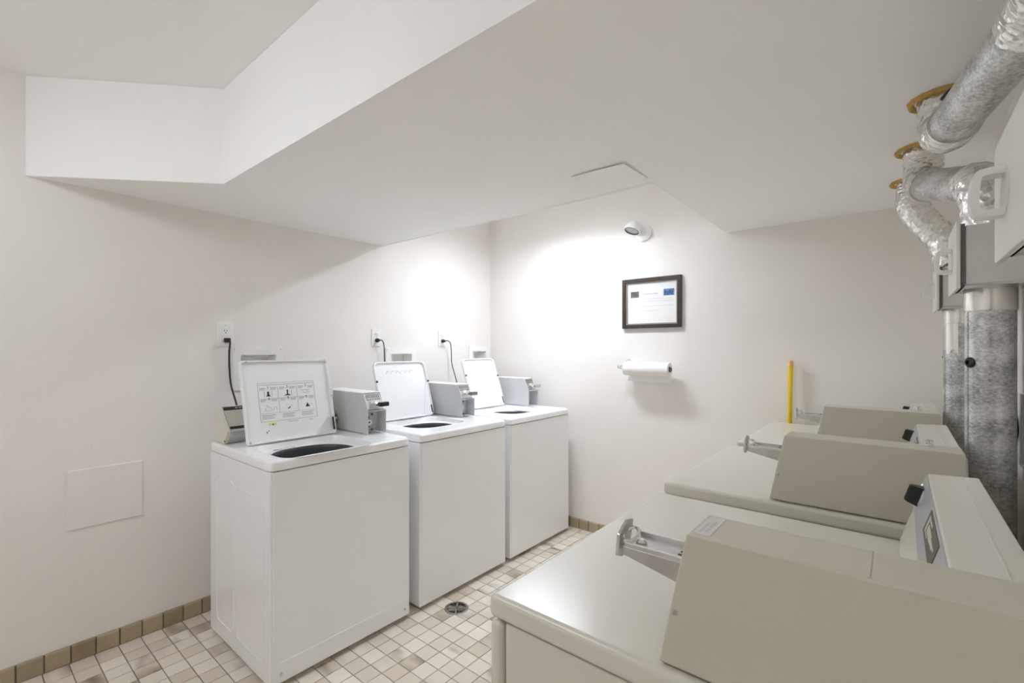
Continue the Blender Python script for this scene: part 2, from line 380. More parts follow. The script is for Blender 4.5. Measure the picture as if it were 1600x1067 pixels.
    join(dk, fl); bmesh.ops.remove_doubles(dk, verts=dk.verts[:], dist=1e-5)
    obj('top_deck', dk, ENAMEL, t, True, 40)
    tub = obj('tub', loft(new(), [sell(wcx+0.004, wcy, r+0.001, r+0.013, 2.2, N, 0.8815), sell(wcx+0.004, wcy, r-0.012, r, 2.2, N, 0.868), sell(wcx+0.002, wcy, r-0.012, r, 2.1, N, 0.79)], False, False), TUB, t, True, 50)
    obj('basket', loft(new(), [sell(wcx+0.002, wcy, r-0.011, r+0.001, 2.1, N, 0.792), sell(wcx-0.03, wcy, r-0.03, r-0.02, 2, N, 0.76), sell(wcx-0.03, wcy, r-0.03, r-0.02, 2, N, 0.45)], False, True), TUBL, tub, True, 50)
    obj('basket_ring', loft(new(), [sell(wcx, wcy, r-0.014, r-0.004, 2, N, 0.798), sell(wcx-0.02, wcy, r-0.040, r-0.032, 2, N, 0.790), sell(wcx-0.03, wcy, r-0.040, r-0.035, 2, N, 0.74)], False, False), TUBL, tub, True)
    obj('agitator', lathe(new(), [(0.09, 0.45), (0.05, 0.52), (0.035, 0.60), (0.03, 0.76), (0.015, 0.78)], (wcx, wcy, 0), n=20), TUBL, tub, True)
    # lid: shallow pan leaning back on its hinge; local u=y, v=up the lid, n=out of the inner face
    V = Vector((-math.sin(lean), 0, math.cos(lean))); Nn = Vector((math.cos(lean), 0, math.sin(lean))); O = Vector((hx, (ly0+ly1)/2, 0.916))
    def L(u, v, n): return O+Vector((0, u, 0))+V*v+Nn*n
    hw = (ly1-ly0)/2; el = 40 if kind == 1 else 13
    def lr(ins, n, e): return [L(p[1], p[0]+ll/2, n) for p in sell(0, 0, ll/2-ins, hw-ins, e, 96, 0)]
    ld = obj('lid', loft(new(), [lr(0.004, -0.006, el), lr(0.0, -0.002, el), lr(0.0, 0.013, el), lr(0.002, 0.016, el), lr(0.007, 0.016, el), lr(0.009, 0.013, el), lr(0.011, 0.003, el)], True, True), ENAMEL if kind == 1 else ENAMEL_W, t, True, 40)
    M = Matrix.Translation(O+Nn*0.0034) @ Matrix(((0, V.x, Nn.x, 0), (1, V.y, Nn.y, 0), (0, V.z, Nn.z, 0), (0, 0, 0, 1)))
    def flat(bm, u0, u1, v0, v1, h=0.0006): return box(bm, u0, u1, v0, v1, 0, h)
    if kind == 1:
        c0 = -0.005  # label frame (u,v): 0.275 wide, 0.183 tall
        u0, u1, v0, v1 = -0.146, 0.130, 0.098, 0.285
        bm = new(); e = 0.0012
        for (p, q, r2, s) in ((u0, u1, v0, v0+e), (u0, u1, v1-e, v1), (u0, u0+e, v0, v1), (u1-e, u1, v0, v1), (u0+0.006, u1-0.006, v1-0.011, v1-0.0095), (u0+0.006, u1-0.006, 0.137, 0.138), (u0+0.008, u1-0.008, 0.208, 0.209),
                              (u0+0.092, u0+0.093, 0.139, 0.262), (u0+0.184, u0+0.185, 0.139, 0.262)):
            flat(bm, p, q, r2, s)
        bm.transform(M); fine(obj('label_outline', bm, INK, ld))
        bm = new()
        for i in range(3):
            for j in range(2):
                bx = u0+0.008+i*0.092; by = 0.262-j*0.056
                flat(bm, bx, bx+0.026, by-0.006, by); flat(bm, bx, bx+0.022, by-0.012, by-0.008); flat(bm, bx+0.05, bx+0.078, by-0.006, by); flat(bm, bx+0.05, bx+0.074, by-0.012, by-0.008)
            flat(bm, u0+0.008+i*0.095, u0+0.07+i*0.095, 0.126, 0.131); flat(bm, u0+0.008+i*0.095, u0+0.06+i*0.095, 0.119, 0.123); flat(bm, u0+0.008+i*0.095, u0+0.066+i*0.095, 0.112, 0.116)
        flat(bm, -0.02, 0.03, 0.088, 0.092); flat(bm, 0.085, 0.105, 0.086, 0.090)
        bm.transform(M); fine(obj('label_text_lines', bm, INKL, ld))
        bm = new()
        for i, (pu, pv) in enumerate([(-0.100, 0.262), (-0.008, 0.262), (0.084, 0.262), (-0.100, 0.206), (-0.008, 0.206), (0.084, 0.206)]):
            join(bm, text_mesh(str(i+1), 0.020, None, '', None, Matrix.Translation((pu, pv, 0.0008))))
        # little drawings: agitator, agitator, coins, lid latch, dial, detergent
        prism(bm, [(-0.112, 0.219), (-0.088, 0.219), (-0.095, 0.226), (-0.096, 0.243), (-0.104, 0.243), (-0.105, 0.226)], 'z', 0, 0.0008)
        prism(bm, [(-0.020, 0.219), (0.004, 0.219), (0.004, 0.223), (-0.005, 0.225), (-0.005, 0.247), (-0.011, 0.247), (-0.011, 0.225), (-0.020, 0.223)], 'z', 0, 0.0008)
        prism(bm, [(-0.016, 0.154), (-0.002, 0.163), (0.000, 0.159), (-0.012, 0.151)], 'z', 0, 0.0008)
        prism(bm, [(0.074, 0.154), (0.098, 0.154), (0.089, 0.166), (0.086, 0.175), (0.081, 0.166)], 'z', 0, 0.0008)
        bm.transform(M); fine(obj('label_drawings', bm, INKD, ld))
        bm = new()
        def line(pts, rr=0.0007): tube(bm, [(p[0], p[1], 0.0005) for p in pts], rr, 5)
        line([(-0.118, 0.218), (-0.118, 0.245)]); line([(-0.082, 0.218), (-0.082, 0.245)]); line([(-0.028, 0.218), (0.012, 0.218), (0.012, 0.243)])
        line([(0.060, 0.240), (0.108, 0.240)]); line([(0.066, 0.230), (0.090, 0.222), (0.108, 0.228), (0.085, 0.235)])
        line([(-0.128, 0.150), (-0.085, 0.152), (-0.115, 0.178)]); line([(-0.085, 0.152), (-0.075, 0.168), (-0.068, 0.166), (-0.066, 0.150)]); line([(-0.118, 0.153), (-0.119, 0.165)])
        line([(-0.024, 0.165), (-0.018, 0.172)]); line([(0.006, 0.165), (0.002, 0.172)]); line([(0.068, 0.165), (0.074, 0.172)]); line([(0.100, 0.172), (0.112, 0.160)])
        bm.transform(M); fine(obj('label_line_drawings', bm, INK, ld))
        bm = new(); flat(bm, -0.112, -0.075, 0.080, 0.092); bm.transform(M); obj('warning_sticker', bm, YSTICK, ld)
        bm = new(); prism(bm, [(-0.098, 0.081), (-0.088, 0.081), (-0.093, 0.089)], 'z', 0, 0.001); flat(bm, -0.126, -0.122, 0.045, 0.052); flat(bm, -0.117, -0.114, 0.053, 0.058); bm.transform(M); fine(obj('warning_mark', bm, INKD, ld))
        for (su, sv) in ((-hw+0.03, ll-0.008), (hw-0.02, ll-0.008), (-hw+0.012, 0.01), (hw-0.005, ll*0.55), (hw-0.005, ll*0.50)):
            obj('lid_screw', lathe(new(), [(0.005, 0), (0.005, 0.002), (0.003, 0.003)], L(su, sv, 0.016), Nn, 10), STEEL, ld)
        obj('lid_bracket', box(new(), *sorted((L(hw-0.004, ll*0.48, 0.016).x, L(hw-0.004, ll*0.60, 0.020).x)), ly1-0.012, ly1+0.002, 0.916+ll*0.47, 0.916+ll*0.59, 0.001, 1), PLAST, ld)
        tb = new(); tube(tb, [L(hw-0.012, 0.02, 0.014), L(hw-0.012, 0.085, 0.014)], 0.0045, 8); obj('lid_hinge_pin', tb, BLACK, ld, True)
        # printed line of script on the rear of the well
        bm = new()
        for k, (q0, q1) in enumerate(((0.10, 0.125), (0.130, 0.142), (0.147, 0.175), (0.18, 0.20))): box(bm, wx0+0.022, wx0+0.03, ly0+q0, ly0+q1, 0.8875, 0.8885)
        fine(obj('deck_print', bm, INK, t))
    else:
        for (su, sv) in ((-hw+0.004, ll*0.66), (hw-0.004, ll*0.62)):
            obj('lid_bumper', lathe(new(), [(0.007, 0), (0.007, 0.004), (0.004, 0.006)], L(su, sv, 0.016), Nn, 10), RUBBER, ld)
        bm = new()   # faint embossed lettering at the top of the lid
        for k in range(6):
            uu = -0.11+k*0.036; tube(bm, [(uu, ll-0.075, 0), (uu+0.010, ll-0.058, 0), (uu+0.026, ll-0.064+0.006*(k % 2), 0)], 0.0035, 6)
        bm.transform(M); fine(obj('lid_embossing', bm, ENAMEL_W, ld, True))
        tb = new(); tube(tb, [L(hw-0.012, 0.015, 0.014), L(hw-0.012, 0.07, 0.014)], 0.004, 8); obj('lid_hinge_pin', tb, BLACK, ld, True)
        # sloped inner wing of the lid skin
        obj('lid_wing', loft(new(), [[L(hw-0.075, 0.016, 0.0035), L(hw-0.012, 0.016, 0.0035), L(hw-0.012, ll*0.62, 0.0035), L(hw-0.045, ll*0.40, 0.0035)], [L(hw-0.072, 0.016, 0.006), L(hw-0.012, 0.016, 0.013), L(hw-0.012, ll*0.62, 0.013), L(hw-0.047, ll*0.40, 0.006)]]), ENAMEL_W, ld)
    # console along the back
    my0 = meter[0]
    zc = 1.083 if kind == 1 else 1.06
    prof = [(xb+0.005, 0.915), (xb+0.03, zc-0.003), (xb+0.075, zc), (xb+0.185, 0.974), (xb+0.150, 0.916)]
    if kind != 1: prof = [(xb+0.005, 0.915), (xb+0.018, zc-0.003), (xb+0.045, zc), (xb+0.118, 0.965), (xb+0.116, 0.916)]
    c = obj('console', prism(new(), [(p[0]-0.004, p[1]-0.004 if p[1] > 0.93 else p[1]) for p in prof], 'y', y0+0.03, my0-0.004), STEEL if kind == 1 else METER_G, t)
    obj('end_cap', prism(new(), prof, 'y', y0+0.016, y0+0.032, 0.003, 2), IVORY, c, True)
    f = Vector((prof[3][0]-prof[2][0], 0, prof[3][1]-prof[2][1])); nn = Vector((-f.z, 0, f.x)).normalized()
    if nn.x < 0: nn = -nn
    def strip(s0, s1, ya, yb, h):
        A = Vector((prof[2][0], 0, prof[2][1]))-nn*0.003
        q = [A+f*s0, A+f*s1, A+f*s1+nn*h, A+f*s0+nn*h]
        return prism(new(), [(p.x, p.z) for p in q], 'y', ya, yb)
    obj('face_plate', strip(0.0, 1.0, y0+0.033, my0-0.006, 0.002), mat('console_face', (0.52, 0.50, 0.45), 0.35), c)
    obj('face_stripe', strip(0.04, 0.17, y0+0.034, my0-0.007, 0.003), BLACK, c)
    obj('face_stripe', strip(0.80, 0.90, y0+0.034, my0-0.007, 0.003), BLACK, c)
    if kind == 1:
        bm = new()
        for k in range(5):
            yy = y0+0.085+k*0.016; join(bm, strip(0.085, 0.115, yy, yy+0.011, 0.0036))
        fine(obj('face_lettering', bm, INKL, c))
        obj('cap_screw', lathe(new(), [(0.005, 0), (0.005, 0.002)], (prof[4][0]+0.004, y0+0.018, 0.93), (0.3, -1, 0), 10), BLACK, c)
    # coin meter at the right rear corner
    my0, mx, mz = meter; mw = 0.102; my1 = my0+mw; zb = 0.918
    side = [(xb+0.03, zb), (xb+0.03, mz), (mx-0.045, mz), (mx-0.002, mz-0.088), (mx, zb)]
    mt = obj('coin_meter', prism(new(), side, 'y', my0, my0+0.003), METER_G, t)
    obj('meter_side', prism(new(), [(xb+0.03, zb), (xb+0.03, mz), (mx-0.045, mz), (mx-0.010, mz-0.088), (mx+0.012, mz-0.09), (mx+0.012, zb)], 'y', my1-0.003, my1), METER_G, mt)
    obj('meter_top', box(new(), xb+0.03, mx-0.044, my0-0.002, my1+0.002, mz-0.003, mz+0.002, 0.001, 1), ENAMEL_W, mt)
    obj('meter_back', box(new(), xb+0.032, mx-0.065, my0+0.003, my1-0.003, zb, mz-0.004), METER_G, mt)
    obj('meter_shelf', prism(new(), [(mx-0.07, mz-0.098), (mx+0.010, mz-0.094), (mx+0.010, mz-0.088), (mx-0.07, mz-0.092)], 'y', my0+0.002, my1), METER_G, mt)
    # chrome coin chute following the slope
    sl = [(mx-0.070, mz-0.006), (mx-0.047, mz-0.004), (mx-0.006, mz-0.086), (mx-0.07, mz-0.088)]
    ch = obj('coin_chute', prism(new(), sl, 'y', my0+0.004, my1-0.004), STEEL, mt)
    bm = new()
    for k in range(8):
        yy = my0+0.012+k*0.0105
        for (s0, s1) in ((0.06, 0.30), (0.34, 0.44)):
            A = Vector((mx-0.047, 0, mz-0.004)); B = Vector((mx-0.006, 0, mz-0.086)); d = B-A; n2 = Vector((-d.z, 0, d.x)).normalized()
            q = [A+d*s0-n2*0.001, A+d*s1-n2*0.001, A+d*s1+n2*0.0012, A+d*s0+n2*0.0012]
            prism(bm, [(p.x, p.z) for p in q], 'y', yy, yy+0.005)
    fine(obj('slot_shade_bars', bm, DARKSTEEL, mt))  # dark bars put the shade of the coin openings into colour
    zs = mz-0.058
    obj('coin_slide', box(new(), mx-0.04, mx+0.022, my0+0.03, my1-0.010, zs-0.007, zs+0.006, 0.002, 1), CHROME, mt)
    obj('price_label', box(new(), mx-0.018, mx-0.0165, my0+0.028, my0+0.055, zs+0.001, zs+0.022), PAPER, mt)
    hnd = box(new(), mx+0.018, mx+0.045, my0+0.046, my1-0.004, zs-0.010, zs+0.012, 0.003, 2)
    for k in range(3): box(hnd, mx+0.012, mx+0.020, my0+0.048+k*0.016, my0+0.056+k*0.016, zs-0.004, zs+0.010)
    obj('slide_handle', hnd, BLACK if kind == 1 else (mat('grey_handle', (0.22, 0.22, 0.22), 0.4) if kind == 2 else STEEL), mt)
    obj('lock_body', box(new(), mx-0.066, mx-0.050, my0+0.008, my0+0.042, zb+0.024, zb+0.085, 0.003, 1), BLACK, mt)
    obj('lock', lathe(new(), [(0.017, 0), (0.017, 0.018), (0.013, 0.022), (0.006, 0.022), (0.006, 0.014)], (mx-0.050, my0+0.028, zb+0.055), (1, 0, 0), 18), PLAST, mt, True)
    obj('lock_keyhole', lathe(new(), [(0.0055, 0), (0.0055, 0.004)], (mx-0.036, my0+0.028, zb+0.055), (1, 0, 0), 12), BLACK, mt)
    for k, zz in enumerate((zb+0.012, zb+0.093)):
        obj('meter_bolt', lathe(new(), [(0.006, 0), (0.006, 0.008), (0.003, 0.010)], (mx-0.055, my0+0.058, zz), (1, 0, 0), 8), DARKSTEEL, mt)
    obj('meter_screw', lathe(new(), [(0.003, 0), (0.002, 0.0015)], (mx-0.02, my0, 1.0), (0, -1, 0), 8), STEEL, mt)
    return t
#                  lid: y0, y1, hinge x, lean, length
washer(0.811, 'white top-load washer with printed instructions inside its raised square-cornered lid', 1, (0.872, 1.308, -2.277, math.radians(14.5), 0.395, 0), (1.385, -2.100, 1.127))
washer(1.557, 'white top-load washer with open round-cornered lid, standing between the two other washers', 2, (1.668, 2.070, -2.386, math.radians(17), 0.372, 0), (2.115, -2.160, 1.124))
washer(2.284, 'white top-load washer with open round-cornered lid, standing closest to the back wall', 3, (2.43, 2.782, -2.374, math.radians(20), 0.385, 0), (2.850, -2.185, 1.126))

# ------------------------------------------------------------------ dryers
def dryer(y0, xf, label, idx):
    W = 0.725; y1 = y0+W; ZT = 0.95; xb = 0.128
    t = thing('tumble_dryer', label, 'dryer', ((xf+xb)/2, (y0+y1)/2, 0), 'coin dryers')
    obj('cabinet', box(new(), xf+0.030, xb, y0+0.008, y1-0.008, 0.02, 0.909, 0.004, 2), CREAM, t, True)
    obj('front_panel', box(new(), xf-0.002, xf+0.026, y0+0.004, y1-0.004, 0.03, 0.906, 0.010, 3), CREAM, t, True)
    obj('panel_gap', box(new(), xf+0.02, xf+0.04, y0+0.030, y1-0.030, 0.03, 0.911), CREAM, t)
    obj('top_panel', box(new(), xf, xb, y0, y1, 0.912, ZT, 0.010, 4), CREAM, t, True, 50)
    for fx in (xf+0.08, xb-0.06):
        for fy in (y0+0.08, y1-0.08):
            obj('foot', lathe(new(), [(0.025, 0.0), (0.025, 0.012), (0.012, 0.016), (0.012, 0.03)], (fx, fy, 0), n=12), RUBBER, t)
    dr = obj('door', box(new(), xf-0.018, xf-0.001, y0+0.13, y1-0.13, 0.34, 0.80, 0.008, 2), CREAM, t, True)
    obj('door_handle', box(new(), xf-0.034, xf-0.016, y0+0.16, y0+0.19, 0.50, 0.64, 0.004, 2), CHROME, dr)
    # coin meter case at the near side of the top
    c0, c1 = y0+0.012, y0+0.100; fb, ft = xf+0.288, xf+0.324; bx = 0.112; zc = 1.128
    mt = obj('coin_meter', prism(new(), [(fb, ZT+0.0035), (ft, zc), (bx, zc), (bx+0.006, ZT+0.0035)], 'y', c0, c1, 0.003, 3), CREAM_TEX, t, True, 45)
    obj('meter_gasket', box(new(), fb+0.016, bx-0.008, c0+0.012, c1-0.012, ZT-0.0015, ZT+0.006), CREAM_TEX, mt)
    obj('meter_lid_seam', box(new(), xf+0.505, xf+0.507, c0+0.003, c1-0.003, zc-0.001, zc+0.0006), CREAM_TEX, mt)
    obj('meter_screw', lathe(new(), [(0.0045, 0), (0.004, 0.0015), (0.002, 0.002)], (fb+0.021, c0, 1.024), (0, -1, 0), 10), STEEL, mt)
    # coin slide: tapered tray, side rails, thumb plate and ring
    s0, s1 = c0+0.012, c0+0.070; sx0 = xf+0.232; zt = 1.090; sxb = ft-0.004
    sd = obj('coin_slide', prism(new(), [(sx0, zt-0.006), (sxb, zt-0.006), (sxb, zt-0.036), (sx0, zt-0.018)], 'y', s0, s1, 0.001, 1), STEEL, t)
    for yy in (s0, s1-0.005):
        obj('slide_rail', box(new(), sx0+0.002, sxb, yy, yy+0.005, zt-0.007, zt, 0.001, 1), CHROME, sd)
    bm = new()
    for k in range(4): box(bm, sxb-0.018, sxb-0.002, s0+0.010+k*0.0105, s0+0.0125+k*0.0105, zt-0.0065, zt-0.0048)
    fine(obj('slide_grooves', bm, DARKSTEEL, sd))
    th = prism(new(), [(s0-0.004, zt-0.020), (s0+0.010, zt-0.026), (s0+0.036, zt-0.014), (s0+0.046, zt+0.018), (s0+0.028, zt+0.022), (s0+0.002, zt+0.008)], 'x', sx0-0.010, sx0-0.005, 0.001, 1)
    obj('thumb_plate', th, STEEL, sd)
    bm = new(); P = [(sx0+0.002+0.010*math.cos(a), s0+0.022+0.016*math.sin(a), zt+0.004+0.005*math.sin(a)) for a in [2*math.pi*k/16 for k in range(17)]]
    tube(bm, P, 0.0028, 6, False); obj('slide_ring', bm, CHROME, sd, True)
    obj('slide_rivet', lathe(new(), [(0.008, 0), (0.008, 0.004), (0.004, 0.007)], (sx0+0.018, s0+0.022, zt-0.006), n=14), CHROME, sd, True)
    # console across the back with its sloping face
    px = [(0.0, ZT), (0.046, 1.100), (0.122, 1.104), (0.127, ZT)]
    k0 = y0+0.095
    co = obj('console', prism(new(), px, 'y', k0, y1-0.006, 0.003, 2), CREAM, t, True, 40)
    obj('console_seam', box(new(), 0.0955, 0.097, k0+0.004, y1-0.01, 1.1022, 1.1036), CREAM, co)
    A = Vector((px[0][0], 0, px[0][1])); B = Vector((px[1][0], 0, px[1][1])); f = B-A; nn = Vector((-f.z, 0, f.x)).normalized()
    if nn.x > 0: nn = -nn
    def onface(s0_, s1_, ya, yb, h0, h1):
        q = [A+f*s0_+nn*h0, A+f*s1_+nn*h0, A+f*s1_+nn*h1, A+f*s0_+nn*h1]
        return prism(new(), [(p.x, p.z) for p in q], 'y', ya, yb)
    obj('control_plate', onface(0.53, 0.985, k0+0.002, y1-0.012, -0.001, 0.002), PLATE, co)
    bq = y0+0.27
    bd = obj('badge', onface(0.72, 0.955, bq, bq+0.185, 0.0015, 0.0032), BADGE, co)
    bm = new()
    join(bm, onface(0.90, 0.925, bq+0.105, bq+0.165, 0.003, 0.0037)); join(bm, onface(0.77, 0.90, bq+0.150, bq+0.165, 0.003, 0.0037)); join(bm, onface(0.765, 0.785, bq+0.115, bq+0.165, 0.003, 0.0037))
    join(bm, onface(0.80, 0.875, bq+0.075, bq+0.14, 0.003, 0.0037)); join(bm, onface(0.815, 0.86, bq+0.04, bq+0.075, 0.003, 0.0037)); join(bm, onface(0.835, 0.86, bq+0.022, bq+0.05, 0.003, 0.0037))
    fine(obj('badge_marks', bm, BADGEL, co))
    kc = A+f*0.77; ky = y1-0.075
    obj('dial_skirt', lathe(new(), [(0.020, 0), (0.019, 0.003)], (kc.x+nn.x*0.001, ky, kc.z+nn.z*0.001), nn, 24), PLATE, co)
    kb = loft(new(), [[Vector((kc.x, ky, kc.z))+nn*(0.003+hh)+f.normalized()*(sz*a)+Vector((0, sy*b, 0)) for a, b in ((1, 1), (1, -1), (-1, -1), (-1, 1))] for hh, sz, sy in ((0, 0.019, 0.011), (0.018, 0.017, 0.008), (0.022, 0.015, 0.006))])
    obj('dial', kb, BLACK, co)
    obj('indicator', lathe(new(), [(0.005, 0), (0.005, 0.004), (0.002, 0.006)], (px[1][0]-0.004+nn.x*0.002, y1-0.045, 1.082), nn, 10), CHROME, co)
    if idx > 1:
        obj('meter_lock', lathe(new(), [(0.011, 0), (0.011, 0.003), (0.008, 0.004), (0.008, 0.014), (0.005, 0.016)], (0.055, c0+0.065, zc), n=16), CHROME, mt, True)
    else:
        st = obj('sticker', box(new(), ft+0.006, ft+0.026, c0+0.008, c1-0.008, zc-0.0005, zc+0.0006), mat('sticker_pale', (0.66, 0.655, 0.61), 0.4), mt)
        bm = new()
        for (q0, q1, r0, r1) in ((0.010, 0.013, 0.015, 0.055), (0.016, 0.020, 0.02, 0.035), (0.016, 0.020, 0.04, 0.062)): box(bm, ft+q0, ft+q1, c0+r0, c0+r1, zc, zc+0.0009)
        fine(obj('sticker_print', bm, INKL, mt))
    return t
dryer(0.580, -0.530, 'almond coin dryer with a small paper sticker on its meter case', 1)
dryer(1.409, -0.560, 'almond coin dryer with chrome meter lock, standing between the two other dryers', 2)
dryer(2.228, -0.556, 'almond coin dryer with chrome meter lock, closest to the back wall and yellow pole', 3)

# ------------------------------------------------------------------ vent ducts with lint boxes
R = 0.0495
def duct(label, cx, cy, top_path, pipe_seg, collar, plug=None, tape_patch=False, foil_from=0.0, zo=0.015):
    t = thing('vent_duct', label, 'vent duct', (cx, cy, 0), 'dryer vent ducts')
    zb0, zb1 = 1.508+zo, 1.660+zo
    obj('riser', lathe(new(), [(R, 0.06), (R, zb0-0.001)], (cx, cy, 0), n=40), GALV, t, True)
    obj('boot', tube(new(), [(cx, cy, 0.075), (cx-0.06, cy, 0.075)], R*0.98, 20), GALV, t, True)
    obj('riser_seam', box(new(), cx-0.0015-0.0445, cx+0.001-0.0445, cy-R*0.45-0.001, cy-R*0.45+0.001, 0.06, zb0-0.066), GALV, t)
    obj('tape_band', lathe(new(), [(R+0.001, zb0-0.065), (R+0.0025, zb0-0.063), (R+0.0025, zb0-0.004), (R+0.006, zb0)], (cx, cy, 0), n=40, cap0=False, cap1=False), TAPE, t, True)
    if tape_patch:
        bm = new(); n = 10; a0, a1 = math.radians(160), math.radians(262)
        rings = [[(cx+(R+0.0015)*math.cos(a0+(a1-a0)*i/n), cy+(R+0.0015)*math.sin(a0+(a1-a0)*i/n), z+0.012*math.sin(i*1.7) if z < 1.40 else z) for i in range(n+1)] for z in (1.345, zb0-0.05)]
        loft(bm, rings, False, False, closed=False); obj('tape_patch', bm, TAPE, t, True)
    lb = obj('lint_box', box(new(), 0.130, XR-0.002, cy-0.108, cy+0.108, zb0, zb1, 0.002, 1), GREYM, t)
    obj('box_flange', box(new(), 0.122, 0.130, cy-0.112, cy+0.112, zb0-0.004, zb1+0.004), DARKSTEEL, lb)
    obj('box_lip', box(new(), 0.126, XR-0.002, cy-0.110, cy+0.110, zb0-0.004, zb0+0.001), STEEL, lb)
    ds = [(0.108, zb0-0.016), (0.117, zb0-0.008), (0.120, zb0-0.006), (0.120, zb1+0.010), (0.117, zb1+0.012), (0.108, zb1+0.008)]
    obj('lint_door', box(new(), 0.112, 0.121, cy-0.122, cy+0.122, zb0-0.012, zb1+0.012, 0.003, 2), LINTD, lb, True)
    hz = (zb0+zb1)/2; hy = cy+(0.035 if zo < 0 else 0.0)
    h = [(0.114, hy-0.014, hz+0.029), (0.094, hy-0.014, hz+0.029), (0.084, hy-0.014, hz+0.022), (0.082, hy-0.014, hz-0.019), (0.092, hy-0.014, hz-0.028), (0.114, hy-0.014, hz-0.028)]
    obj('pull_cup', lathe(new(), [(0.031, 0), (0.031, 0.0012), (0.029, 0.0012), (0.027, 0.0004)], (0.112, hy-0.012, hz), (-1, 0, 0), 28), LINTD, lb, True)
    bm = new()
    prof = smooth(h, 4)
    rings = []
    for i, p in enumerate(prof):
        d = (prof[min(i+1, len(prof)-1)]-prof[max(i-1, 0)]).normalized(); nrm = Vector((-d.z, 0, d.x))
        rings.append([p+nrm*0.005, p-nrm*0.005, p-nrm*0.005+Vector((0, 0.028, 0)), p+nrm*0.005+Vector((0, 0.028, 0))])
    loft(bm, rings); obj('door_pull', bm, HANDP, lb, True)
    if plug:
        pz, pdir = plug; d = Vector(pdir).normalized(); c = Vector((cx, cy, pz))+d*(R-0.003)
        obj('rubber_plug', lathe(new(), [(0.014, 0.0), (0.014, 0.006), (0.010, 0.009), (0.006, 0.009), (0.006, 0.005)], c, d, 18), BLACK, t, True)
    # foil-wrapped run to the ceiling, with a bare metal length where it shows
    for path in top_path:
        obj('foil_wrap', tube(new(), smooth(path, 8), R*1.12, 28, jitter=0.045), FOIL, t, True, 25)
    if pipe_seg:
        p0, p1 = pipe_seg
        obj('pipe_run', tube(new(), [p0, (Vector(p0)+Vector(p1))/2, p1], R*1.02, 32), GALV, t, True)
        d = (Vector(p1)-Vector(p0)).normalized()
        obj('pipe_tape', tube(new(), [Vector(p0)-d*0.012, Vector(p0)+d*0.010], R*1.13, 32), TAPE, t, True)
        if foil_from == 0:
            obj('pipe_foil_end', tube(new(), [Vector(p1)-d*0.004, Vector(p1)+d*0.05, Vector(p1)+d*0.10], R*1.12, 28, jitter=0.03), FOIL, t, True)
    gx, gy = collar
    bm = new(); n = 36; rings = []
    for k in range(n):
        a = 2*math.pi*k/n; c_, s_ = math.cos(a), math.sin(a); j = random.uniform(-0.002, 0.002)
        rings.append([(gx+(0.074+0.0075*math.cos(q)+j)*c_, gy+(0.074+0.0075*math.cos(q)+j)*s_, ZLOW-0.004+0.0085*math.sin(q)) for q in [2*math.pi*m/8 for m in range(8)]])
    rings.append(rings[0]); loft(bm, rings, False, False); obj('ceiling_collar', bm, OCHRE, t, True)
    return t
duct('metal vent duct with a long bare pipe sloping along under the soffit', 0.187, 0.90,
     [[(0.195, 0.90, 1.66), (0.195, 0.91, 1.80), (0.194, 0.98, 1.91), (0.192, 1.10, 1.938), (0.186, 1.22, 1.938)], [(0.108, 1.65, 1.938), (0.098, 1.72, 1.945), (0.095, 1.77, 1.98), (0.095, 1.79, 2.075)]],
     ((0.108, 1.650, 1.938), (0.186, 1.215, 1.938)), (0.098, 1.80), zo=-0.008)
duct('metal vent duct rising behind the dryer that stands between two others', 0.187, 1.775,
     [[(0.187, 1.775, 1.66), (0.185, 1.78, 1.73), (0.175, 1.805, 1.80), (0.165, 1.85, 1.826)], [(0.08, 2.12, 1.91), (0.066, 2.18, 1.945), (0.064, 2.21, 2.00), (0.066, 2.21, 2.075)]],
     ((0.075, 2.135, 1.915), (0.165, 1.84, 1.822)), (0.068, 2.21), plug=(1.322, (-0.82, -0.57, 0)), foil_from=1)
duct('metal vent duct rising beside the back wall behind the farthest dryer', 0.187, 2.60,
     [[(0.170, 2.60, 1.66), (0.158, 2.60, 1.73), (0.140, 2.605, 1.80), (0.085, 2.61, 1.88), (0.045, 2.615, 1.96), (0.045, 2.62, 2.02), (0.048, 2.62, 2.075)]],
     None, (0.048, 2.62), tape_patch=True)
# dark rubber plug in the sloping pipe
for o in COL.objects:
    if o.name.startswith('vent_duct') and o.parent is None and abs(o.location.y-0.90) < 1e-3:
        obj('rubber_plug', lathe(new(), [(0.016, 0.0), (0.016, 0.004), (0.012, 0.006), (0.008, 0.006), (0.008, 0.002)], (0.090, 1.540, 1.972), (-0.72, -0.13, 0.68), 18), BLACK, o, True)

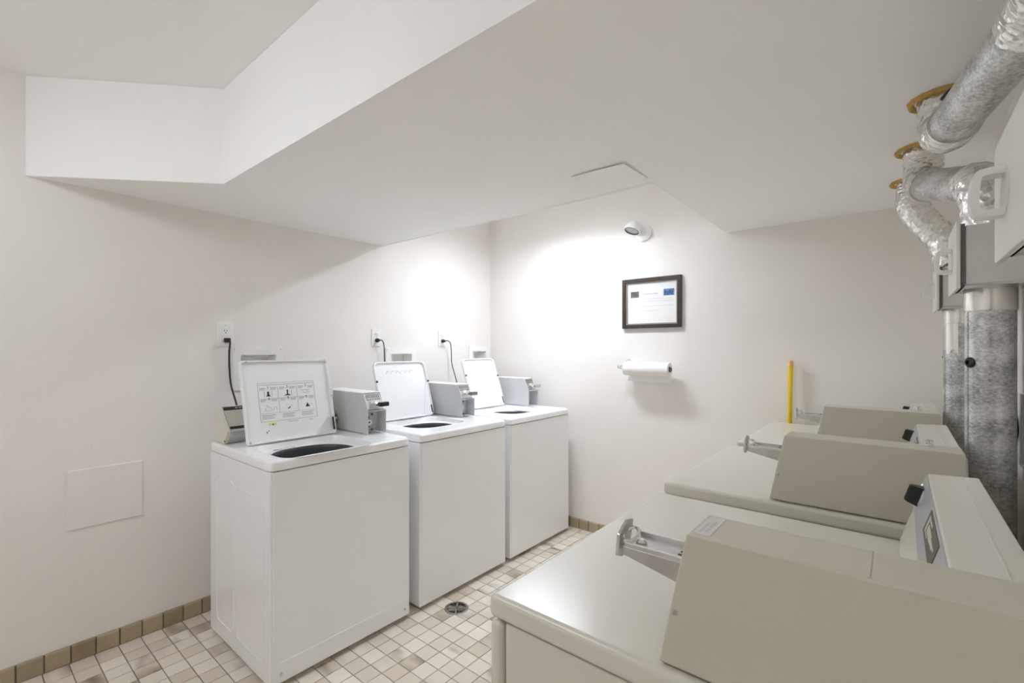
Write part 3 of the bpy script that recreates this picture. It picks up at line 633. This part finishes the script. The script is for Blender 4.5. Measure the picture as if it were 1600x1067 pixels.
# ------------------------------------------------------------------ things on the left wall
def outlet(yc, zc, w_, h_, label, kind, path, cordlabel):
    t = thing('wall_outlet', label, 'outlet', (XL, yc, zc))
    obj('cover_plate', box(new(), XL, XL+0.006, yc-w_/2, yc+w_/2, zc-h_/2, zc+h_/2, 0.002, 2), PLAST, t, True)
    if kind == 'block':
        obj('receptacle', box(new(), XL+0.005, XL+0.009, yc-0.0175, yc+0.0175, zc-0.034, zc+0.034, 0.001, 1), PLAST, t)
        cen = (zc+0.018,)
    else:
        for s in (1, -1): obj('receptacle', lathe(new(), [(0.0165, 0), (0.0165, 0.004)], (XL+0.005, yc, zc+s*0.0195), (1, 0, 0), 18), PLAST, t)
        cen = (zc+0.0195,)
    for cz in cen:
        for dy, dz, hw, hh in ((-0.006, 0.004, 0.0013, 0.005), (0.006, 0.004, 0.0013, 0.004), (0, -0.008, 0.0025, 0.0025)):
            obj('slot_shade', box(new(), XL+0.008, XL+0.0095, yc+dy-hw, yc+dy+hw, cz+dz-hh, cz+dz+hh), RUBBER, t)  # black blocks stand for the darkness inside the plug openings
    for s in (1, -1): obj('screw', lathe(new(), [(0.003, 0), (0.002, 0.001)], (XL+0.006, yc, zc+s*(0.05 if kind == 'block' else 0.0)), (1, 0, 0), 8), STEEL, t)
    p = path[0]
    c = thing('power_cord', cordlabel, 'cord', (XL+0.01, p[1], p[2]))
    if kind == 'block': bm = box(new(), XL+0.0085, XL+0.033, p[1]-0.014, p[1]+0.014, p[2]-0.012, p[2]+0.012, 0.004, 2)
    else: bm = lathe(new(), [(0.014, 0), (0.014, 0.012), (0.009, 0.026), (0.007, 0.034)], (XL+0.0085, p[1], p[2]), (1, 0, 0), 14)
    obj('plug', bm, RUBBER, c, True)
    obj('wire', tube(new(), smooth(path, 8), 0.0048 if kind == 'block' else 0.0036, 8), RUBBER, c, True)
outlet(0.9545, 1.432, 0.083, 0.126, 'white oversized outlet plate above the washer with the printed lid', 'block',
       [(XL+0.028, 0.958, 1.402), (XL+0.036, 0.966, 1.392), (XL+0.030, 0.964, 1.34), (XL+0.022, 0.968, 1.25), (XL+0.035, 0.972, 1.16), (-2.655, 0.968, 1.07), (-2.615, 0.966, 0.99), (-2.572, 0.966, 0.93)], 'black power cord hanging from the oversized outlet plate')
outlet(1.889, 1.432, 0.074, 0.118, 'white duplex outlet above the washer standing between two others', 'duplex',
       [(XL+0.040, 1.889, 1.414), (XL+0.050, 1.905, 1.412), (XL+0.045, 1.922, 1.38), (XL+0.038, 1.930, 1.31), (XL+0.05, 1.930, 1.2), (-2.64, 1.92, 1.06), (-2.572, 1.91, 0.95)], 'black power cord behind the lid of the washer between two others')
outlet(2.488, 1.436, 0.074, 0.120, 'white duplex outlet above the washer closest to the back wall', 'duplex',
       [(XL+0.040, 2.488, 1.416), (XL+0.052, 2.508, 1.418), (XL+0.050, 2.536, 1.395), (XL+0.042, 2.552, 1.33), (XL+0.044, 2.556, 1.24), (-2.68, 2.552, 1.13), (-2.62, 2.53, 1.03), (-2.572, 2.50, 0.95)], 'black power cord hanging left of the lid of the washer closest to the back wall')

def supply(y0, y1, z1, label):
    t = thing('supply_box', label, 'supply box', (XL, (y0+y1)/2, z1-0.23))
    z0 = z1-0.235; a, b, c_, d = hole(y0, y1, z1)
    bm = new()
    for q in ((y0, a, z0, z1), (b, y1, z0, z1), (a, b, d, z1), (a, b, z0, c_)): box(bm, XL, XL+0.010, q[0], q[1], q[2], q[3])
    bmesh.ops.remove_doubles(bm, verts=bm.verts[:], dist=1e-5)
    obj('frame', bm, PLAST, t)
    bm = new(); xd = XL-0.085      # five-sided plastic tray set into the wall
    for q in ((xd-0.003, xd, a, b, c_, d), (xd, XL+0.001, a, a+0.002, c_, d), (xd, XL+0.001, b-0.002, b, c_, d), (xd, XL+0.001, a+0.002, b-0.002, c_, c_+0.002), (xd, XL+0.001, a+0.002, b-0.002, d-0.002, d)): box(bm, *q)
    obj('recess', bm, PLAST, t)
    for (yy) in (a+0.05, b-0.05):
        v = obj('valve', lathe(new(), [(0.009, 0), (0.009, 0.03), (0.012, 0.032), (0.012, 0.04)], (XL-0.045, yy, c_+0.001), (0, 0, 1), 12), BRASS, t, True)
    for yy, zz in ((y0+0.012, z1-0.012), (y1-0.012, z1-0.012)): obj('frame_screw', lathe(new(), [(0.004, 0), (0.003, 0.0015)], (XL+0.010, yy, zz), (1, 0, 0), 8), STEEL, t)
for q, lb_ in zip(SUPPLY, ('white framed supply box behind the printed washer lid', 'white framed supply box behind the lid of the washer between two others', 'white framed supply box next to the room corner')): supply(*q, lb_)
tag(obj('blank_wall_panel', box(new(), XL, XL+0.007, 0.338, 0.599, 0.572, 0.828, 0.0012, 1), WALL), 'square painted access panel low on the left wall', 'panel')
# ceiling access hatch
h = thing('ceiling_hatch', 'square painted access hatch in the soffit near the back recess', 'hatch', (-0.925, 1.755, ZLOW))
def sag(x, y): return max(0.0, 0.007*(1.868-y)/0.223*(0.55+0.45*(x+1.042)/0.234))
P4 = [(-1.042, 1.645), (-0.808, 1.645), (-0.808, 1.868), (-1.042, 1.868)]
obj('panel', loft(new(), [[(x, y, ZLOW-0.0002-sag(x, y)) for x, y in P4], [(x, y, ZLOW-0.0022-sag(x, y)) for x, y in P4]]), CEIL, h)
obj('screw', lathe(new(), [(0.003, 0), (0.002, 0.001)], (-1.03, 1.665, ZLOW-0.0056), (0, 0, -1), 8), STEEL, h)

# ------------------------------------------------------------------ things on the back wall
# framed notice
fx0, fx1, fz0, fz1 = -1.503, -1.090, 1.497, 1.838
t = thing('framed_notice', 'dark wooden frame with a white notice, hanging above the paper towel', 'picture', ((fx0+fx1)/2, YB, fz0))
fw_ = 0.024
fy = YB-0.022
def bar(p, q, r, s): return loft(new(), [[(x, YB-0.001, z) for x, z in (p, q, r, s)], [(x, fy, z) for x, z in (p, q, r, s)]])
o_ = [(fx0, fz0), (fx1, fz0), (fx1, fz1), (fx0, fz1)]; i_ = [(fx0+fw_, fz0+fw_), (fx1-fw_, fz0+fw_), (fx1-fw_, fz1-fw_), (fx0+fw_, fz1-fw_)]
for k in range(4): obj('frame_rail', bar(o_[k], o_[(k+1) % 4], i_[(k+1) % 4], i_[k]), FRAMEW, t)
ii = [(fx0+fw_+0.009, fz0+fw_+0.009), (fx1-fw_-0.009, fz0+fw_+0.009), (fx1-fw_-0.009, fz1-fw_-0.009), (fx0+fw_+0.009, fz1-fw_-0.009)]
fy = YB-0.014
for k in range(4): obj('frame_lip', bar(i_[k], i_[(k+1) % 4], ii[(k+1) % 4], ii[k]), FRAMEI, t)
nt_ = obj('notice', box(new(), ii[0][0], ii[1][0], YB-0.006, YB-0.001, ii[0][1], ii[2][1]), PAPER, t)
obj('glass', box(new(), ii[0][0], ii[1][0], YB-0.0095, YB-0.0085, ii[0][1], ii[2][1]), GLASS, t)
def pr(bm, u0, u1, v0, v1): return box(bm, fx0+u0, fx0+u1, YB-0.0066, YB-0.0058, fz0+v0, fz0+v1)
obj('photo', pr(new(), 0.058, 0.118, 0.212, 0.254), GREENP, nt_)
obj('photo', pr(new(), 0.292, 0.364, 0.214, 0.258), BLUEP, nt_)
bm = new(); random.seed(3)
for k in range(5): pr(bm, 0.300+k*0.0125, 0.305+k*0.0125, 0.220, 0.220+random.uniform(0.018, 0.034))
fine(obj('photo_detail', bm, mat('print_pale_blue', (0.35, 0.50, 0.72), 0.7), nt_))
bm = new()
x_ = 0.150
for wl in (0.022, 0.030, 0.006, 0.016, 0.034):
    pr(bm, x_, x_+wl*0.86, 0.229, 0.237); x_ += wl
for (v, a, b) in ((0.196, 0.074, 0.352), (0.180, 0.074, 0.350), (0.148, 0.074, 0.352), (0.116, 0.150, 0.262)):
    x_ = a
    while x_ < b:
        wl = random.uniform(0.008, 0.022); pr(bm, x_, min(b, x_+wl), v, v+0.0032); x_ += wl+0.004
fine(obj('notice_text', bm, mat('notice_ink', (0.66, 0.66, 0.67), 0.8), nt_))
bm = new(); pr(bm, 0.060, 0.064, 0.195, 0.199); pr(bm, 0.060, 0.064, 0.147, 0.151); fine(obj('notice_bullets', bm, INK, nt_))

# paper towel roll and its chrome holder
t = thing('towel_holder', 'chrome wall holder carrying the paper towel roll', 'towel holder', (-1.46, YB, 1.25))
RY, RZ = YB-0.082, 1.222
obj('wall_mount', lathe(new(), [(0.022, 0), (0.022, 0.006), (0.010, 0.010), (0.009, 0.03)], (-1.462, YB, 1.262), (0, -1, 0), 18), CHROME, t, True)
obj('arm', tube(new(), smooth([(-1.462, YB-0.025, 1.262), (-1.468, YB-0.05, 1.250), (-1.50, RY, 1.232), (-1.485, RY, RZ+0.002), (-1.45, RY, RZ), (-1.3, RY, RZ), (-1.132, RY, RZ)], 6), 0.0065, 10), STEEL, t, True)
obj('arm_knob', lathe(new(), [(0.0065, 0), (0.012, 0.004), (0.012, 0.010), (0.006, 0.014)], (-1.496, RY, 1.232), (-1, 0, 0), 14), CHROME, t, True)
obj('end_stop', lathe(new(), [(0.014, 0), (0.014, 0.006)], (-1.136, RY, RZ), (1, 0, 0), 16), DARKSTEEL, t, True)
t = thing('paper_towel_roll', 'white paper towel roll with a sheet hanging down', 'paper towel', (-1.295, RY, RZ-0.06))
RR = 0.046
n = 36; rings = []
for r_, x_ in ((0.019, -1.452), (RR-0.002, -1.452), (RR, -1.449), (RR, -1.143), (RR-0.002, -1.140), (0.019, -1.140), (0.019, -1.452)):
    rings.append([(x_, RY+r_*math.cos(2*math.pi*k/n), RZ+r_*math.sin(2*math.pi*k/n)) for k in range(n)])
obj('roll', loft(new(), rings, False, False), TOWEL, t, True)
rings = []
for r_, x_ in ((0.017, -1.451), (0.019, -1.451), (0.019, -1.141), (0.017, -1.141), (0.017, -1.451)):
    rings.append([(x_, RY+r_*math.cos(2*math.pi*k/20), RZ+r_*math.sin(2*math.pi*k/20)) for k in range(20)])
obj('core', loft(new(), rings, False, False), CARD, t, True)
sh = [(RY+RR+0.001, RZ+0.005), (RY+RR+0.001, RZ-0.03), (RY+RR-0.004, RZ-0.055), (RY+RR-0.010, RZ-0.075), (RY+RR-0.018, RZ-0.088)]
sh2 = [(p[0]+0.0012, p[1]) for p in sh][::-1]
obj('loose_sheet', prism(new(), sh+sh2, 'x', -1.446, -1.146), TOWEL, t)

# wall flood lamp
t = thing('flood_lamp', 'small white wall flood lamp with a round grey lens, above the framed notice', 'lamp', (-1.36, YB, 2.17))
MX, MZ = -1.352, 2.150
obj('mount', lathe(new(), [(0.058, 0), (0.058, 0.012), (0.046, 0.024), (0.020, 0.030)], (MX, YB, MZ), (0, -1, 0), 28), PLAST, t, True)
obj('mount_screw', lathe(new(), [(0.004, 0), (0.003, 0.002)], (MX+0.012, YB-0.026, MZ+0.022), (0, -1, 0), 8), DARKSTEEL, t)
D = Vector((-0.18, -0.33, -0.92)).normalized(); C0 = Vector((-1.395, YB-0.075, 2.182))
obj('swivel', tube(new(), [(MX, YB-0.025, MZ), (MX-0.012, YB-0.05, MZ+0.015), C0], 0.018, 14), PLAST, t, True)
hd = obj('head', lathe(new(), [(0.018, -0.045), (0.034, -0.030), (0.050, -0.002), (0.057, 0.020), (0.057, 0.030), (0.049, 0.030), (0.046, 0.022)], C0, D, 30), PLAST, t, True)
obj('lens_ring', lathe(new(), [(0.0495, 0.020), (0.0495, 0.0315), (0.0445, 0.0315), (0.0445, 0.020)], C0, D, 30, False, False), DARKSTEEL, hd, True)
obj('lens', lathe(new(), [(0.0445, 0.024), (0.03, 0.027), (0.01, 0.0285)], C0, D, 30), LENS, hd, True)

# yellow cleaning pole leaning in the gap behind the last dryer
p0, p1 = Vector((-0.486, YB-0.062, 0.0)), Vector((-0.470, YB-0.034, 1.292))
t = thing('cleaning_pole', 'bright yellow cleaning pole leaning against the back wall', 'pole', tuple(p0))
d = (p1-p0).normalized()
obj('shaft', tube(new(), [p0, p0+(p1-p0)*0.5, p1-d*0.10], 0.0125, 18), YELLOW, t, True)
obj('grip', tube(new(), [p1-d*0.10, p1-d*0.03], 0.0138, 18), YELLOW, t, True)
obj('end_cap', tube(new(), [p1-d*0.034, p1-d*0.006, p1], [0.0138, 0.0138, 0.010], 18), PEACH, t, True)
obj('hanging_hole', lathe(new(), [(0.0065, -0.002), (0.0065, 0.0015), (0.0045, 0.0015), (0.0045, -0.002)], p1-d*0.016+Vector((0.006, -0.0118, 0)), (0.5, -1, 0), 14, False, False), PEACH, t)

# ------------------------------------------------------------------ things on the right wall
t = thing('dryer_outlet', 'black round dryer outlet on the right wall beside the metal duct', 'outlet', (XR, 1.85, 1.146))
obj('plate', box(new(), XR-0.005, XR, 1.79, 1.91, 1.05, 1.24, 0.002, 1), PLAST, t)
obj('socket', lathe(new(), [(0.034, 0), (0.034, 0.016), (0.028, 0.022), (0.010, 0.024)], (XR-0.005, 1.85, 1.146), (-1, 0, 0), 26), BLACK, t, True)
for zz in (1.098, 1.196): obj('screw', lathe(new(), [(0.004, 0), (0.003, 0.002)], (XR-0.005, 1.85, zz), (-1, 0, 0), 8), DARKSTEEL, t)
t = thing('wall_cabinet_strip', 'narrow white electrical box behind the farthest metal duct', 'electrical box', (0.2, 2.78, 1.08))
obj('case', box(new(), 0.152, XR, 2.72, 2.86, 1.078, 1.50, 0.004, 2), PLAST, t, True)
obj('latch', lathe(new(), [(0.006, 0), (0.006, 0.008), (0.004, 0.010)], (0.152, 2.73, 1.322), (-1, 0, 0), 12), DARKSTEEL, t)

# ------------------------------------------------------------------ floor drain and floor tiles
t = thing('floor_drain', 'round metal floor drain grate beside the middle of the washer row', 'drain', (DX, DY, 0))
obj('rim', lathe(new(), [(0.063, -0.004), (0.063, 0.0015), (0.059, 0.003), (0.051, 0.0025), (0.050, -0.003)], (DX, DY, 0), n=40, cap0=False, cap1=False), BRASS, t, True)
obj('well', lathe(new(), [(0.050, -0.0032), (0.050, -0.075), (0.020, -0.085), (0.0199, -0.094)], (DX, DY, 0), n=40, cap0=False), BRASS, t, True)
bm = new(); ax = YAW
for k in range(2):
    a = ax+math.pi/2*k; dx_, dy_ = math.cos(a)*0.05, math.sin(a)*0.05; nx, ny = -math.sin(a)*0.0045, math.cos(a)*0.0045
    prism(bm, [(DX-dx_-nx, DY-dy_-ny), (DX+dx_-nx, DY+dy_-ny), (DX+dx_+nx, DY+dy_+ny), (DX-dx_+nx, DY-dy_+ny)], 'z', -0.003, 0.001)
for sx in (1, -1):
    c = (DX+sx*math.cos(ax)*0.0265, DY+sx*math.sin(ax)*0.0265)
    for rr in (0.007, 0.014, 0.021):
        tube(bm, [(c[0]+rr*math.cos(q), c[1]+rr*math.sin(q), -0.001) for q in [2*math.pi*k/20 for k in range(21)]], 0.0017, 5, False)
for sx in (1, -1):
    for q in (0.5, 1.1, 2.04, 2.64):
        a = ax+sx*q; tube(bm, [(DX+0.012*math.cos(a), DY+0.012*math.sin(a), -0.001), (DX+0.05*math.cos(a), DY+0.05*math.sin(a), -0.001)], 0.0014, 5)
obj('grate', bm, BRASS, t)

G = 0.0035
xs = [-2.659+TILE*k for k in range(0, 37)]; ys_ = [0.591+TILE*k for k in range(-26, 31)]
xe = [XL+0.012]+xs; ye = ys_
cells = []
for i in range(len(xe)-1):
    for j in range(len(ye)-1):
        x0, x1, y0, y1 = xe[i]+G/2, min(xe[i+1], XR)-G/2, max(ye[j], YN)+G/2, min(ye[j+1], YB-0.008)-G/2
        if x1-x0 > 0.01 and y1-y0 > 0.01: cells.append((x0, x1, y0, y1))
# which tiles the camera sees, and how large: those become parts of their own, the rest one field
bpy.context.view_layer.update(); deps = bpy.context.evaluated_depsgraph_get()
cs, sn = math.cos(YAW), math.sin(YAW)
def proj(x, y, z=0.0):
    fw = -sn*x+cs*y; r = cs*x+sn*y
    if fw < 0.05: return None
    return 800+FPX*r/fw, HORIZON-FPX*(z-CAM_H)/fw
def area(c):
    q = [proj(c[a], c[b]) for a, b in ((0, 2), (1, 2), (1, 3), (0, 3))]
    if any(p is None for p in q): return 0
    A = abs(sum(q[k][0]*q[(k+1) % 4][1]-q[(k+1) % 4][0]*q[k][1] for k in range(4)))/2
    vis = 0; org = Vector((0, 0, CAM_H))
    for fu in (0.1, 0.5, 0.9):
        for fv in (0.1, 0.5, 0.9):
            P = Vector((c[0]+(c[1]-c[0])*fu, c[2]+(c[3]-c[2])*fv, 0.001)); p = proj(P.x, P.y)
            if p is None or not (0 <= p[0] <= 1600 and 0 <= p[1] <= 1067): continue
            d = P-org
            hit, loc, nn_, ix, ob, mw_ = scene.ray_cast(deps, org, d.normalized(), distance=d.length-0.004)
            if not hit: vis += 1
    return A*vis/9
ranked = sorted(((area(c), c) for c in cells), key=lambda a: -a[0])
floor = bpy.data.objects['floor']; cache = {}
def tile_mesh(w_, l_):
    key = (round(w_, 4), round(l_, 4))
    if key not in cache:
        bm = new(); h = 0.0015
        loft(bm, [[(0, 0, -0.006), (w_, 0, -0.006), (w_, l_, -0.006), (0, l_, -0.006)], [(0, 0, -0.0008), (w_, 0, -0.0008), (w_, l_, -0.0008), (0, l_, -0.0008)], [(h, h, 0), (w_-h, h, 0), (w_-h, l_-h, 0), (h, l_-h, 0)]])
        me = bpy.data.meshes.new('tile'); bm.to_mesh(me); bm.free(); me.materials.append(TILE_OBJ); cache[key] = me
    return cache[key]
rest = new(); n_ind = 0
def cut_by_drain(c): return math.hypot((c[0]+c[1])/2-DX, (c[2]+c[3])/2-DY) < 0.13
def clipped(c):
    """tile outline with the drain's circle cut out of it"""
    N_ = 14; pts = []
    cor = [(c[0], c[2]), (c[1], c[2]), (c[1], c[3]), (c[0], c[3])]
    for k in range(4):
        a, b = cor[k], cor[(k+1) % 4]
        for s in range(N_): pts.append((a[0]+(b[0]-a[0])*s/N_, a[1]+(b[1]-a[1])*s/N_))
    out = []
    for p in pts:
        d = math.hypot(p[0]-DX, p[1]-DY)
        if d < 0.062:
            # push outward along the ray from the drain to the circle, kept inside the tile
            cxm, cym = (c[0]+c[1])/2, (c[2]+c[3])/2
            lo, hi = 0.0, 1.0
            for _ in range(18):
                m_ = (lo+hi)/2; q = (p[0]+(cxm-p[0])*m_, p[1]+(cym-p[1])*m_)
                if math.hypot(q[0]-DX, q[1]-DY) < 0.062: lo = m_
                else: hi = m_
            p = (p[0]+(cxm-p[0])*hi, p[1]+(cym-p[1])*hi)
        out.append(p)
    return out
for a, c in ranked:
    if a > 0 and n_ind < 300:
        n_ind += 1
        if cut_by_drain(c):
            if math.hypot((c[0]+c[1])/2-DX, (c[2]+c[3])/2-DY) < 0.062: continue
            bm = new(); prism(bm, clipped(c), 'z', -0.006, 0.0); bm.transform(Matrix.Translation((-c[0], -c[2], 0)))
            me = bpy.data.meshes.new('tile'); bm.to_mesh(me); bm.free(); me.materials.append(TILE_OBJ)
        else: me = tile_mesh(c[1]-c[0], c[3]-c[2])
        o = bpy.data.objects.new('tile', me); COL.objects.link(o); o.parent = floor; o.location = (c[0], c[2], 0)
    else:
        box(rest, c[0], c[1], c[2], c[3], -0.006, 0.0)
o = obj('tile_field', rest, TILE_ISL, floor); o['kind'] = 'stuff'
print('tiles in view', sum(1 for a, c in ranked if a > 0), 'individual', n_ind)
